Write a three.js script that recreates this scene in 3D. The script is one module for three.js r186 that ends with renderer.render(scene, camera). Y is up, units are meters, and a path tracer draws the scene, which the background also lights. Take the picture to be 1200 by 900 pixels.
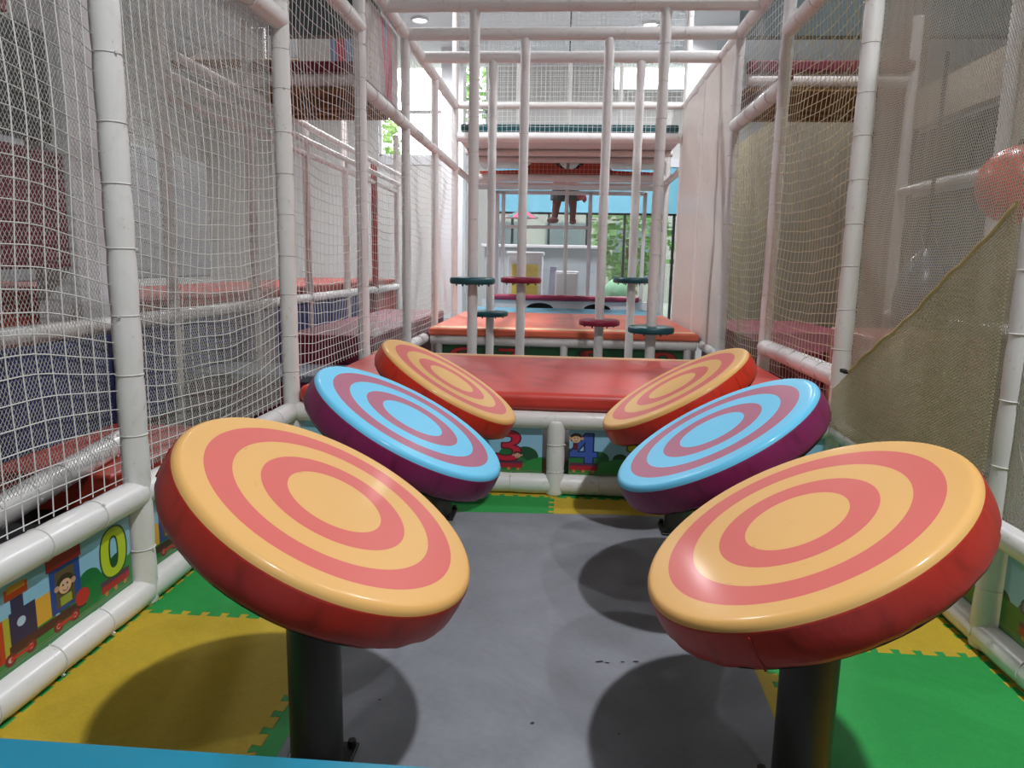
import * as THREE from 'three';
import { RoundedBoxGeometry } from 'three/addons/geometries/RoundedBoxGeometry.js';
import { mergeGeometries } from 'three/addons/utils/BufferGeometryUtils.js';
import { ImprovedNoise } from 'three/addons/math/ImprovedNoise.js';
import { RectAreaLightUniformsLib } from 'three/addons/lights/RectAreaLightUniformsLib.js';
RectAreaLightUniformsLib.init();

// ------------------------------------------------------------------ camera, sky, exposure
const scene = new THREE.Scene();
const camera = new THREE.PerspectiveCamera(2 * Math.atan(450 / 847.13) * 180 / Math.PI, 1200 / 900, 0.05, 200);
camera.position.set(0.0259, 1.019, 1.938);
camera.rotation.set(-0.1655, 0.0719, 0.0183, 'YXZ');
scene.add(camera);
scene.background = new THREE.Color(0.92, 0.97, 1.0);
scene.backgroundIntensity = 8;
const renderer = new THREE.WebGLRenderer({ antialias: true });
renderer.toneMapping = THREE.LinearToneMapping;
renderer.toneMappingExposure = 1.0;
renderer.shadowMap.enabled = true;
const KEY_CD = 56, LAMP_CD = 40, SIDE_CD = 18, FAR_CD = 50;
const CEIL = 4.4, FAR = -11.3;

// ------------------------------------------------------------------ helpers
let seedv = 7;
const rnd = () => { seedv = (seedv * 1664525 + 1013904223) >>> 0; return seedv / 4294967296; };
const rr = (a, b) => a + (b - a) * rnd();
const noise = new ImprovedNoise();
const N = (x, y = 0, z = 0) => noise.noise(x + 13.37, y + 5.71, z + 2.13);
const taken = new Map();
function numbered(n) { const k = taken.get(n) || 0; taken.set(n, k + 1); return k ? `${n}_${String(k).padStart(3, '0')}` : n; }
const V = (x, y, z) => new THREE.Vector3(x, y, z);
function shadow(o) { o.castShadow = true; o.receiveShadow = true; return o; }
function mesh(name, geo, mat, parent) {
  const m = shadow(new THREE.Mesh(geo, mat));
  m.name = parent === scene ? numbered(name) : name;
  parent.add(m); return m;
}
function tag(o, label, category, group) { o.userData.label = label; o.userData.category = category; if (group) o.userData.group = group; return o; }
function thing(name, label, category, pos = [0, 0, 0], group) {
  const g = new THREE.Group(); g.name = numbered(name); g.position.set(...pos); scene.add(g);
  return tag(g, label, category, group);
}
function struct(name, geo, mat) { const m = geo ? mesh(name, geo, mat, scene) : (() => { const g = new THREE.Group(); g.name = numbered(name); scene.add(g); return g; })(); m.userData.kind = 'structure'; return m; }
function box(w, h, d, x = 0, y = 0, z = 0) { const g = new THREE.BoxGeometry(w, h, d); g.translate(x, y, z); return g; }
function rbox(w, h, d, r, x = 0, y = 0, z = 0, s = 3) { const g = new RoundedBoxGeometry(w, h, d, s, r); g.translate(x, y, z); return g; }
function boxAB(x0, x1, y0, y1, z0, z1) { return box(x1 - x0, y1 - y0, z1 - z0, (x0 + x1) / 2, (y0 + y1) / 2, (z0 + z1) / 2); }
function rboxAB(x0, x1, y0, y1, z0, z1, r) { return rbox(x1 - x0, y1 - y0, z1 - z0, r, (x0 + x1) / 2, (y0 + y1) / 2, (z0 + z1) / 2); }

// ------------------------------------------------------------------ textures (grain, stains, print)
function dataTex(w, h, f, srgb, rx = 1, ry = 1) {
  const d = new Uint8Array(w * h * 4);
  for (let j = 0; j < h; j++) for (let i = 0; i < w; i++) {
    const c = f(i / w, j / h, i, j), k = (j * w + i) * 4;
    for (let q = 0; q < 3; q++) d[k + q] = Math.max(0, Math.min(255, Math.round((Array.isArray(c) ? c[q] : c) * 255)));
    d[k + 3] = 255;
  }
  const t = new THREE.DataTexture(d, w, h); t.wrapS = t.wrapT = THREE.RepeatWrapping; t.magFilter = THREE.LinearFilter; t.minFilter = THREE.LinearMipmapLinearFilter; t.generateMipmaps = true;
  if (srgb) t.colorSpace = THREE.SRGBColorSpace; t.repeat.set(rx, ry); t.needsUpdate = true; return t;
}
// tiling noise
const tn = (u, v, f, s = 0) => { const a = 2 * Math.PI * u, b = 2 * Math.PI * v, r = f / 6.2832; return 0.5 + 0.5 * noise.noise(Math.cos(a) * r + s + 7, Math.sin(a) * r + Math.cos(b) * r + 3, Math.sin(b) * r + s * 2 + 1); };
const vinylGrime = dataTex(256, 256, (u, v) => { const a = tn(u, v, 5), b = tn(u, v, 14, 3), c = tn(u, v, 40, 9); const d = Math.max(0, a * b * 2.4 - 0.62) * 0.22 + (c > 0.78 && b > 0.6 ? 0.05 : 0); return [1 - d, 1 - d * 1.05, 1 - d * 1.35]; }, true);
const padGrime = dataTex(256, 256, (u, v) => { const b = tn(u, v, 22, 3), c = tn(u, v, 60, 9); const d = (c > 0.74 && b > 0.62 ? 0.09 : 0) + Math.max(0, b - 0.6) * 0.08; return [1 - d, 1 - d * 1.05, 1 - d * 1.3]; }, true);
const vinylBump = dataTex(256, 256, (u, v) => 0.5 * tn(u, v, 9, 2) + 0.35 * tn(u, v, 24, 5) + 0.15 * tn(u, v, 70, 8));
const foamGrain = dataTex(256, 256, (u, v) => { const a = tn(u, v, 4, 1), b = tn(u, v, 30, 4), c = rnd(); return 0.9 + 0.06 * a + 0.05 * b - 0.05 * c; }, true);
const foamBump = dataTex(128, 128, () => rnd());
const matGrain = dataTex(512, 512, (u, v) => { const a = tn(u, v, 5, 4), b = tn(u, v, 11, 6), c = tn(u, v, 60, 2); const wornPatch = Math.max(0, a - 0.55) * 0.35; const g = 0.80 + 0.1 * b + 0.05 * c + wornPatch + 0.03 * rnd(); return [g, g, g * 1.01]; }, true);
const matBump = dataTex(512, 512, (u, v) => 0.6 * tn(u, v, 4, 4) + 0.3 * tn(u, v, 9, 6) + 0.1 * tn(u, v, 80, 2));
const wood = dataTex(256, 256, (u, v) => { const a = tn(u * 0.9, v, 3, 2); const g = 0.82 + 0.12 * Math.sin((v * 18 + a * 5) * 6.283) * 0.4 + 0.08 * tn(u, v, 50, 1); return [g, g * 0.97, g * 0.92]; }, true);

const C = (hex) => new THREE.Color(hex);
function std(o) { return new THREE.MeshStandardMaterial(o); }
function vinyl(hex, rough = 0.36, cc = 0.25, extra = {}) { return new THREE.MeshPhysicalMaterial({ color: C(hex), roughness: rough, clearcoat: cc, clearcoatRoughness: 0.22, map: vinylGrime, bumpMap: vinylBump, bumpScale: 0.0012, ...extra }); }
const M = {
  pad: vinyl('#e4e5e1', 0.34, 0.35, { map: padGrime, bumpScale: 0.0007 }), padWarm: vinyl('#e6e6e4', 0.42, 0.2, { map: padGrime, bumpScale: 0.0006 }), padPink: vinyl('#dad4d0', 0.45, 0.15, { map: padGrime, bumpScale: 0.0006 }), tie: std({ color: C('#dcdcd8'), roughness: 0.4 }),
  netWhite: std({ color: C('#dedfda'), roughness: 0.8 }), netFine: std({ color: C('#b8b8b0'), roughness: 0.85 }), netBeige: std({ color: C('#d6cfae'), roughness: 0.85 }), netTan: std({ color: C('#eeebdf'), roughness: 0.85 }), netOlive: std({ color: C('#dcd6b4'), roughness: 0.85 }), rope: std({ color: C('#d8c896'), roughness: 0.9 }),
  redTop: vinyl('#ca3d31', 0.46, 0.25), orangePad: vinyl('#e87050', 0.45, 0.2), beige: vinyl('#e0b48a', 0.6, 0), blueEdge: vinyl('#1b86a2', 0.45, 0.1), bluePad: vinyl('#6aa7bf', 0.6, 0), maroon: vinyl('#6c1430', 0.5, 0.1), maroonBar: vinyl('#a02a50', 0.4, 0.2), bluePanel: vinyl('#2a376e', 0.5, 0.1), greyEdge: vinyl('#76808a', 0.6, 0), black: std({ color: C('#141516'), roughness: 0.7 }),
  tileY: std({ color: C('#cdb02c'), roughness: 0.75, map: foamGrain, bumpMap: foamBump, bumpScale: 0.0002 }), tileG: std({ color: C('#26a049'), roughness: 0.72, map: foamGrain, bumpMap: foamBump, bumpScale: 0.0002 }),
  mat: std({ color: C('#8e9297'), roughness: 0.82, map: matGrain, bumpMap: matBump, bumpScale: 0.004 }),
  postDark: new THREE.MeshPhysicalMaterial({ color: C('#2c2b24'), roughness: 0.45, bumpMap: vinylBump, bumpScale: 0.0006, clearcoat: 0.1 }), steel: std({ color: C('#3a3a3a'), roughness: 0.4, metalness: 0.8 }),
  teal: vinyl('#0b5058', 0.42, 0.2), magenta: vinyl('#96123c', 0.42, 0.2), wall: std({ color: C('#dadad6'), roughness: 0.9 }), wallTan: std({ color: C('#746b56'), roughness: 0.85, map: foamGrain }), ceil: std({ color: C('#e0e5e8'), roughness: 0.95 }), slab: std({ color: C('#8f9090'), roughness: 0.7, map: foamGrain }),
  blueWall: std({ color: C('#78bcd2'), roughness: 0.8 }), frameDark: std({ color: C('#1d1f22'), roughness: 0.5 }), white: std({ color: C('#e4e6e8'), roughness: 0.5 }), glass: new THREE.MeshPhysicalMaterial({ color: 0xffffff, transmission: 1, thickness: 0, roughness: 0.02, ior: 1.45 }), ply: std({ color: C('#9a7448'), roughness: 0.8, map: wood }), under: std({ color: C('#d8d0cc'), roughness: 0.7 }),
  glassTint: new THREE.MeshPhysicalMaterial({ color: C('#c8cecf'), transmission: 1, thickness: 0, roughness: 0.02, ior: 1.45 }),
  sheet: new THREE.MeshPhysicalMaterial({ color: C('#ddd8d0'), roughness: 0.5, map: padGrime, clearcoat: 0.15 }), leaf: std({ color: C('#5f8a3a'), roughness: 0.7, side: THREE.DoubleSide }), leaf2: std({ color: C('#86a860'), roughness: 0.7, side: THREE.DoubleSide }), bark: std({ color: C('#6a5a48'), roughness: 0.9 }), ground: std({ color: C('#a8a498'), roughness: 0.9 }),
};

// ------------------------------------------------------------------ room shell
const X0 = -6.6, X1 = 6.6, ZF = 5.2;
const floor = struct('floor');
mesh('slab', boxAB(X0 - 0.2, X1 + 0.2, -0.25, -0.013, FAR - 0.2, ZF + 0.2), M.slab, floor);
struct('ceiling', boxAB(X0 - 0.2, X1 + 0.2, CEIL, CEIL + 0.2, FAR - 0.2, ZF + 0.2), M.ceil);
struct('wall_left', boxAB(X0 - 0.2, X0, -0.013, CEIL, FAR, ZF), M.wall);
struct('wall_right', boxAB(X1, X1 + 0.2, -0.013, CEIL, FAR, ZF), M.wall);
struct('wall_front', boxAB(X0 - 0.2, X1 + 0.2, -0.013, CEIL, ZF, ZF + 0.2), M.wall);
// far wall: glazed shopfront below, blue band, tall windows above
{
  const w = struct('wall_back');
  mesh('wall_panel', boxAB(X0, -3.4, -0.013, CEIL, FAR - 0.2, FAR), M.wall, w); mesh('wall_panel', boxAB(-3.4, -1.37, -0.013, 1.93, FAR - 0.2, FAR), M.wall, w); mesh('wall_panel', boxAB(2.82, 3.6, -0.013, 1.93, FAR - 0.2, FAR), M.wall, w);
  mesh('wall_panel', boxAB(3.6, X1, -0.013, CEIL, FAR - 0.2, FAR), M.wall, w);
  mesh('blue_band', boxAB(-1.35, 2.4, 1.93, 2.72, FAR - 0.2, FAR), M.blueWall, w);
  mesh('wall_panel', boxAB(-3.4, -1.35, 1.93, 2.72, FAR - 0.2, FAR), M.wall, w); mesh('wall_panel', boxAB(2.4, 3.6, 1.93, 2.72, FAR - 0.2, FAR), M.wall, w);
  mesh('wall_header', boxAB(-3.4, 3.6, 2.72, 2.86, FAR - 0.2, FAR + 0.02), M.white, w);
  for (const [a, b, y] of [[-1.98, -1.88, CEIL], [-1.45, 0.72, CEIL], [0.72, 2.0, 3.98], [2.0, 3.6, CEIL]]) mesh('wall_panel', boxAB(a, b, 2.86, y, FAR - 0.2, FAR), M.wall, w);
  const wins = [[-3.4, -1.98, 2.86], [-1.88, -1.45, 2.86], [0.72, 2.0, 3.98]];
  wins.forEach(([a, b, y], k) => {
    const g = struct(`window_${k + 1}`);
    mesh('pane', boxAB(a, b, y, CEIL, FAR - 0.11, FAR - 0.1), M.glass, g);
    const fr = []; for (const x of [a + 0.02, b - 0.02]) fr.push(boxAB(x - 0.02, x + 0.02, y, CEIL, FAR - 0.14, FAR - 0.06));
    fr.push(boxAB(a, b, y, y + 0.05, FAR - 0.14, FAR - 0.06)); if (k < 2) fr.push(boxAB(a, b, 3.62, 3.67, FAR - 0.14, FAR - 0.06));
    mesh('window_frame', mergeGeometries(fr), M.white, g);
  });
  const s = struct('window_4');
  const xs = [-1.35, -0.98, -0.32, 0.36, 1.03, 1.9, 2.8];
  for (let i = 0; i < xs.length - 1; i++) mesh('pane', boxAB(xs[i] + 0.02, xs[i + 1] - 0.02, 0.02, 1.9, FAR - 0.11, FAR - 0.1), M.glassTint, s);
  for (const x of xs) mesh('mullion', boxAB(x - 0.02, x + 0.02, -0.013, 1.93, FAR - 0.14, FAR - 0.05), M.frameDark, s);
  mesh('transom', boxAB(-1.37, 2.82, 1.9, 1.93, FAR - 0.14, FAR - 0.04), M.frameDark, s);
}
for (const [x, z] of [[1.91, -9.5], [-1.9, -10.4]]) { const c = struct('trim_1', boxAB(x - 0.18, x + 0.18, -0.013, CEIL, z - 0.18, z + 0.18), M.white); c.name = x > 0 ? 'trim_1' : 'trim_2'; }

// ------------------------------------------------------------------ ceiling lamps
function downlight(x, z, cd, label) {
  const t = thing('ceiling_downlight', label, 'ceiling lamp', [x, CEIL, z], 'round ceiling downlights');
  const p = []; for (const [r, y] of [[0.1, 0], [0.125, -0.002], [0.13, -0.02], [0.115, -0.035], [0.098, -0.03], [0.095, -0.012]]) p.push(new THREE.Vector2(r, y));
  mesh('trim_ring', new THREE.LatheGeometry(p, 32), M.white, t);
  const g = new THREE.CylinderGeometry(0.095, 0.095, 0.008, 32); g.translate(0, -0.016, 0);
  mesh('diffuser', g, std({ color: 0xffffff, emissive: C('#fbfaff'), emissiveIntensity: 6 }), t);
  const l = new THREE.SpotLight(C('#fbfaff'), cd, 0, 1.45, 0.6, 2); l.castShadow = true; l.shadow.radius = 4.5; l.shadow.mapSize.set(1024, 1024);
  l.position.set(0, -0.04, 0); l.target.position.set(0, -4, 0); t.add(l, l.target);
}
downlight(1.1, 1.8, KEY_CD, 'round ceiling downlight above the tilted target discs');
downlight(-2.15, -8.85, FAR_CD, 'round ceiling downlight over the left end of the far deck');
downlight(1.1, -9.1, FAR_CD, 'round ceiling downlight over the right end of the far deck');
downlight(-2.15, -4.9, LAMP_CD, 'round ceiling downlight over the maroon foam blocks');
downlight(2.15, -4.9, LAMP_CD, 'round ceiling downlight over the white vinyl sheets');
downlight(1.95, -2.6, SIDE_CD, 'round ceiling downlight over the dark grey board and hanging bag');
downlight(-4.6, -4.6, SIDE_CD, 'round ceiling downlight over the pale grey partition board');
downlight(4.4, -4.6, SIDE_CD, 'round ceiling downlight over the tall tan partition wall');

// ------------------------------------------------------------------ padded tubes
// foam sleeve pinched at every cable tie; v runs along the length in metres
function sleeveGeo(len, r, step, seg = 18) {
  const pts = [new THREE.Vector2(0.001, 0), new THREE.Vector2(r * 0.9, 0), new THREE.Vector2(r, 0.008)];
  const n = Math.max(1, Math.round(len / step)); const ties = [];
  for (let i = 0; i < n; i++) {
    const a = len * i / n, b = len * (i + 1) / n;
    if (i > 0) { pts.push(new THREE.Vector2(r - 0.0015, a)); ties.push(a); }
    pts.push(new THREE.Vector2(r + 0.0006, a + (b - a) * 0.2), new THREE.Vector2(r + 0.0012, (a + b) / 2), new THREE.Vector2(r + 0.0006, a + (b - a) * 0.8));
  }
  pts.push(new THREE.Vector2(r, len - 0.008), new THREE.Vector2(r * 0.9, len), new THREE.Vector2(0.001, len));
  const g = new THREE.LatheGeometry(pts, seg);
  const uv = g.attributes.uv, pos = g.attributes.position;
  for (let i = 0; i < uv.count; i++) uv.setXY(i, uv.getX(i) * 0.5, pos.getY(i) * 1.3);
  return [g, ties];
}
const tieCache = new Map();
function tieGeo(r) { if (!tieCache.has(r)) { const g = mergeGeometries([new THREE.TorusGeometry(r, 0.0017, 5, 20).rotateX(Math.PI / 2), box(0.007, 0.006, 0.006, 0, 0, r + 0.003).toNonIndexed ? box(0.007, 0.006, 0.006, 0, 0, r + 0.003) : null]); tieCache.set(r, g); } return tieCache.get(r); }
function tube(parent, name, a, b, r, mat, step = 0.17, ties = true) {
  const A = V(...a), B = V(...b), d = B.clone().sub(A), len = d.length();
  const [g, ts] = sleeveGeo(len, r, step);
  const m = mesh(name, g, mat, parent);
  m.position.copy(A); m.quaternion.setFromUnitVectors(V(0, 1, 0), d.normalize());
  if (Math.abs(d.y) > 0.9) m.rotateY(rr(0, 6.28));
  if (ties) for (const t of ts) { const q = mesh('cable_tie', tieGeo(r), M.tie, m); q.position.y = t + rr(-0.01, 0.01); q.rotation.y = rr(0, 6.28); }
  return m;
}
const RP = 0.037, RH = 0.042;
const hR = 0.34, MR = 2.02, HR = 2.65, UR = 2.34;

// left side frame
const fl = thing('play_frame', 'white padded side frame of tubes behind the left-leaning discs, holding the doubled white nets', 'play frame');
for (const [z, r, top] of [[1.2, RP, 2.75], [0, RP, 2.75], [-1.2, RP, 2.75], [-2.4, 0.034, 2.75], [-3.6, 0.033, 2.65], [-4.8, 0.032, 2.65], [-6, 0.034, 4.0]]) tube(fl, 'post', [-1.2, 0, z], [-1.2, top, z], r, z < -2 ? M.padWarm : M.pad);
tube(fl, 'rail', [-1.2, 0.042, 1.2], [-1.2, 0.042, 0], RH, M.pad, 0.2); tube(fl, 'rail', [-1.2, 0.042, 0], [-1.2, 0.042, -1.2], RH, M.pad, 0.2);
tube(fl, 'rail', [-1.2, hR, 1.2], [-1.2, hR, 0], RH, M.pad, 0.2); tube(fl, 'rail', [-1.2, hR, 0], [-1.2, hR, -1.2], RH, M.pad, 0.2);
tube(fl, 'rail', [-1.2, MR - 0.02, 0], [-1.2, MR - 0.02, -1.2], RH, M.padWarm, 0.3);
tube(fl, 'rail', [-1.2, UR, -1.2], [-1.2, UR, -2.4], RH, M.padWarm, 0.3);
tube(fl, 'rail', [-1.2, MR, -2.4], [-1.2, MR, -3.6], RH, M.padWarm, 0.25); tube(fl, 'rail', [-1.2, MR, -3.6], [-1.2, MR, -4.8], 0.038, M.padWarm, 0.25); tube(fl, 'rail', [-1.2, MR, -4.8], [-1.2, MR, -6], 0.038, M.padWarm, 0.25);
tube(fl, 'rail', [-1.2, HR, -2.4], [-1.2, HR, -3.6], RH, M.padWarm, 0.3); tube(fl, 'rail', [-1.2, HR, -3.6], [-1.2, HR, -6], RH, M.padWarm, 0.3);
tube(fl, 'rail', [-1.2, 0.36, -2.45], [-1.2, 0.36, -4.3], RH, M.pad, 0.25);
// right side frame
const fr = thing('play_frame', 'white padded side frame of tubes holding the beige nets and the white vinyl sheets', 'play frame');
for (const [z, r, top] of [[1.2, RP, 2.75], [0, RP, 2.75], [-1.2, RP, 2.75], [-2.4, 0.034, 2.75], [-3.6, 0.034, 2.65], [-4.8, 0.032, 2.65], [-6, 0.034, 4.0]]) tube(fr, 'post', [1.2, 0, z], [1.2, top, z], r, z < -2 ? M.padWarm : M.pad);
tube(fr, 'rail', [1.2, 0.042, 1.2], [1.2, 0.042, 0], RH, M.pad, 0.2); tube(fr, 'rail', [1.2, 0.042, 0], [1.2, 0.042, -1.2], RH, M.pad, 0.2);
tube(fr, 'rail', [1.2, hR, 1.2], [1.2, hR, 0], RH, M.pad, 0.2); tube(fr, 'rail', [1.2, hR, 0], [1.2, hR, -1.2], RH, M.pad, 0.2);
tube(fr, 'rail', [1.2, 0.56, -1.2], [1.2, 0.56, -2.4], 0.045, M.padWarm, 0.2);
tube(fr, 'rail', [1.2, UR - 0.03, -1.7], [1.2, UR - 0.03, -2.4], 0.04, M.padWarm, 0.25);
tube(fr, 'rail', [1.2, MR, -2.4], [1.2, MR, -3.6], 0.045, M.padWarm, 0.25);
tube(fr, 'rail', [1.2, HR, -2.4], [1.2, HR, -3.6], RH, M.padWarm, 0.3); tube(fr, 'rail', [1.2, HR, -3.6], [1.2, HR, -6], RH, M.padWarm, 0.3);
tube(fr, 'rail', [1.2, 0.36, -2.45], [1.2, 0.36, -4.3], RH, M.pad, 0.25);
// overhead gantry
const gan = thing('overhead_gantry', 'three white padded crossbars overhead carrying the stepping poles', 'gantry');
for (const z of [-3, -3.6, -4.2]) tube(gan, 'crossbar', [-1.2, HR, z], [1.2, HR, z], 0.044, M.padWarm, 0.4);

// ------------------------------------------------------------------ nets: real strands
function inside(poly, a, b) { // clip segment to convex polygon (counter-clockwise), returns [t0,t1] or null
  let t0 = 0, t1 = 1; const dx = b[0] - a[0], dy = b[1] - a[1];
  for (let i = 0; i < poly.length; i++) {
    const p = poly[i], q = poly[(i + 1) % poly.length], nx = -(q[1] - p[1]), ny = q[0] - p[0];
    const num = nx * (a[0] - p[0]) + ny * (a[1] - p[1]), den = nx * dx + ny * dy;
    if (Math.abs(den) < 1e-9) { if (num < 0) return null; continue; }
    const t = -num / den; if (den > 0) t0 = Math.max(t0, t); else t1 = Math.min(t1, t);
  }
  return t1 - t0 > 1e-4 ? [t0, t1] : null;
}
function netGeo(poly, families, wire, map, disp, piece) {
  const pos = [], nor = [], idx = [];
  let u0 = 1e9, u1 = -1e9, v0 = 1e9, v1 = -1e9; for (const [u, v] of poly) { u0 = Math.min(u0, u); u1 = Math.max(u1, u); v0 = Math.min(v0, v); v1 = Math.max(v1, v); }
  const cu = (u0 + u1) / 2, cv = (v0 + v1) / 2, R = Math.hypot(u1 - u0, v1 - v0) / 2 + 0.1, P = V(), Q = V(), T = V(), S = V(), U = V();
  const at = (u, v, o) => { const d = disp(u, v); return map(u + d[0], v + d[1], d[2], o); };
  for (const [ang, cell, wf = 1, off = 0] of families) {
    const c = Math.cos(ang), s = Math.sin(ang), n = Math.ceil(R / cell);
    for (let k = -n; k <= n; k++) {
      const e = k * cell + off, a = [cu - s * e - c * R, cv + c * e - s * R], b = [cu - s * e + c * R, cv + c * e + s * R];
      const t = inside(poly, a, b); if (!t) continue;
      const L = (t[1] - t[0]) * 2 * R, m = Math.max(2, Math.ceil(L / piece)), base = pos.length / 3;
      for (let i = 0; i <= m; i++) {
        const w = t[0] + (t[1] - t[0]) * i / m, w2 = w + 0.002, uu = a[0] + (b[0] - a[0]) * w, vv = a[1] + (b[1] - a[1]) * w;
        at(uu, vv, P); at(a[0] + (b[0] - a[0]) * w2, a[1] + (b[1] - a[1]) * w2, Q); T.copy(Q).sub(P).normalize();
        S.set(T.y, T.z, T.x).cross(T).normalize(); U.copy(T).cross(S);
        for (let q = 0; q < 3; q++) { const f = q * 2.0944, x = S.x * Math.cos(f) + U.x * Math.sin(f), y = S.y * Math.cos(f) + U.y * Math.sin(f), z = S.z * Math.cos(f) + U.z * Math.sin(f); pos.push(P.x + x * wire * wf, P.y + y * wire * wf, P.z + z * wire * wf); nor.push(x, y, z); }
        if (i) { const p0 = base + (i - 1) * 3, p1 = base + i * 3; for (let q = 0; q < 3; q++) { const r = (q + 1) % 3; idx.push(p0 + q, p1 + r, p1 + q, p0 + q, p0 + r, p1 + r); } }
      }
    }
  }
  const g = new THREE.BufferGeometry(); g.setAttribute('position', new THREE.Float32BufferAttribute(pos, 3)); g.setAttribute('normal', new THREE.Float32BufferAttribute(nor, 3)); g.setIndex(idx); return g;
}
const H2 = Math.PI / 2;
function sideMap(x, dir) { return (u, v, n, o) => o.set(x + dir * n, v, u); }        // plane across x, u = z
function frontMap(z) { return (u, v, n, o) => o.set(u, v, z + n); }                  // plane across z, u = x
function rect(u0, u1, v0, v1) { return [[u0, v0], [u1, v0], [u1, v1], [u0, v1]]; }
function droop(u0, u1, v0, v1, sag, wav, depth, sd) {                                  // slack net: sags between its posts, fixed at the rims
  return (u, v) => { const a = (u - u0) / (u1 - u0), b = (v - v0) / (v1 - v0), e = Math.max(0, 4 * a * (1 - a)), eb = Math.max(0, Math.min(1, 8 * b * (1 - b)));
    return [wav * 0.5 * N(u * 3 + sd, v * 3) * e, (-sag * e + wav * N(u * 4 + sd, v * 5, sd) * 1.2) * eb, depth * N(u * 1.6 + sd, v * 1.4, 3) * e * eb]; };
}
function squareNet(x, z0, z1, y0, y1, cell, wire, mat, label, sag = 0.03, sd = 1, hz = 1) {
  const d = droop(z0, z1, y0, y1, sag, 0.012, 0.06, sd);
  const g = netGeo(rect(z0, z1, y0, y1), [[0, cell, hz], [H2, cell, 1]], wire, sideMap(x, 1), d, 0.05);
  return tag(mesh('safety_net', g, mat, scene), label, 'net', 'square-mesh side nets');
}
function fineNet(x, z0, z1, y0, y1, cell, wire, mat, label, sd, ang = 1.0, poly) {
  const d = droop(z0, z1, y0, y1, poly ? 0.005 : 0.02, 0.01, poly ? 0.025 : 0.06, sd);
  const g = netGeo(poly || rect(z0, z1, y0, y1), [[ang, cell], [-ang, cell]], wire, sideMap(x, 1), d, 0.16);
  return tag(mesh('fine_net', g, mat, scene), label, 'net', 'fine knitted nets');
}
squareNet(-1.222, 0.03, 1.0, 0.38, 2.5, 0.05, 0.0019, M.netWhite, 'white square-mesh net above the panel with the train engine', -0.05, 1);
squareNet(-1.222, -1.17, -0.03, 0.38, 1.98, 0.048, 0.0018, M.netWhite, 'white square-mesh net between the first two posts on the side of the doubled nets', 0.05, 2);
fineNet(-1.24, 0.03, 1.0, 0.46, 2.5, 0.0105, 0.0009, M.netFine, 'fine white knitted net behind the square net above the train engine panel', 11);
fineNet(-1.24, -1.17, -0.03, 0.38, 1.98, 0.0105, 0.00105, M.netFine, 'fine white knitted net behind the square net, ending at the corner of the red platform', 12);
squareNet(-1.19, -2.37, -1.23, 0.47, 2.31, 0.05, 0.0018, M.netWhite, 'white square-mesh net in front of the blue boards and maroon blocks', 0.04, 3);
squareNet(-1.2, -3.57, -2.43, 0.39, 1.99, 0.05, 0.0018, M.netWhite, 'white square-mesh net below the striped banner', 0.03, 4);
squareNet(-1.2, -3.57, -2.43, 2.06, 2.62, 0.05, 0.0016, M.netWhite, 'short white square-mesh net over the striped banner', 0.0, 5);
squareNet(-1.2, -4.77, -3.63, 0.39, 1.99, 0.05, 0.0018, M.netWhite, 'white square-mesh net beside the row of stepping poles', 0.03, 6);
squareNet(-1.2, -5.97, -4.83, 0.47, 1.99, 0.05, 0.0018, M.netWhite, 'white square-mesh net beside the orange platform', 0.03, 7);
squareNet(-1.2, -5.97, -3.63, 2.06, 2.62, 0.05, 0.0014, M.netWhite, 'long low white net over the rail beside the stepping poles', 0.0, 8);
fineNet(1.23, -1.17, -0.03, 0.38, 2.74, 0.0088, 0.0012, M.netTan, 'fine beige knitted net stretched flat behind the folded corner', 13, 1.05);
fineNet(1.185, 0.03, 0.6, 0.38, 2.74, 0.0088, 0.0016, M.netTan, 'fine beige knitted net past the thick post above the panel with the blue 4', 14, 1.05);
fineNet(1.16, -1.17, -0.03, 0.36, 1.3, 0.0088, 0.0021, M.netOlive, 'olive fold of fine net hanging below a diagonal roped hem', 15, 0.45, [[-1.17, 0.36], [-0.03, 0.36], [-0.03, 1.19], [-1.0, 0.62], [-1.17, 0.52]]);
{ // roped hem of the fold
  const d = droop(-1.17, -0.03, 0.36, 1.3, 0.005, 0.01, 0.025, 15), p = [];
  for (let i = 0; i <= 24; i++) { const t = i / 24, u = -0.03 + (-1.0 + 0.03) * t, v = 1.19 + (0.62 - 1.19) * t, q = d(u, v); p.push(V(1.158 + q[2], v + q[1] + 0.004 * Math.sin(i * 1.9), u + q[0])); }
  const t = thing('net_hem_rope', 'tan rope hem running diagonally over the olive net fold', 'rope');
  mesh('rope', new THREE.TubeGeometry(new THREE.CatmullRomCurve3(p), 60, 0.006, 7), M.rope, t);
  mesh('hook', rbox(0.02, 0.016, 0.05, 0.005, 1.15, 0.615, -1.03), M.black, t);
}
squareNet(1.19, -2.37, -1.23, 0.6, 2.28, 0.05, 0.0019, M.netBeige, 'beige square-mesh net over the raised rail beside the red platform', 0.04, 21);
squareNet(1.2, -2.37, -1.23, 0.44, 0.54, 0.05, 0.0017, M.netBeige, 'low strip of beige net below the raised rail', 0.0, 26);
squareNet(1.2, -3.57, -2.43, 0.39, 1.99, 0.05, 0.0019, M.netBeige, 'beige square-mesh net next to the white vinyl sheets', 0.04, 22);
squareNet(1.2, -3.57, -2.43, 2.06, 2.62, 0.05, 0.0018, M.netWhite, 'short white net with a maroon edge over the beige net', 0.0, 23);
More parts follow.
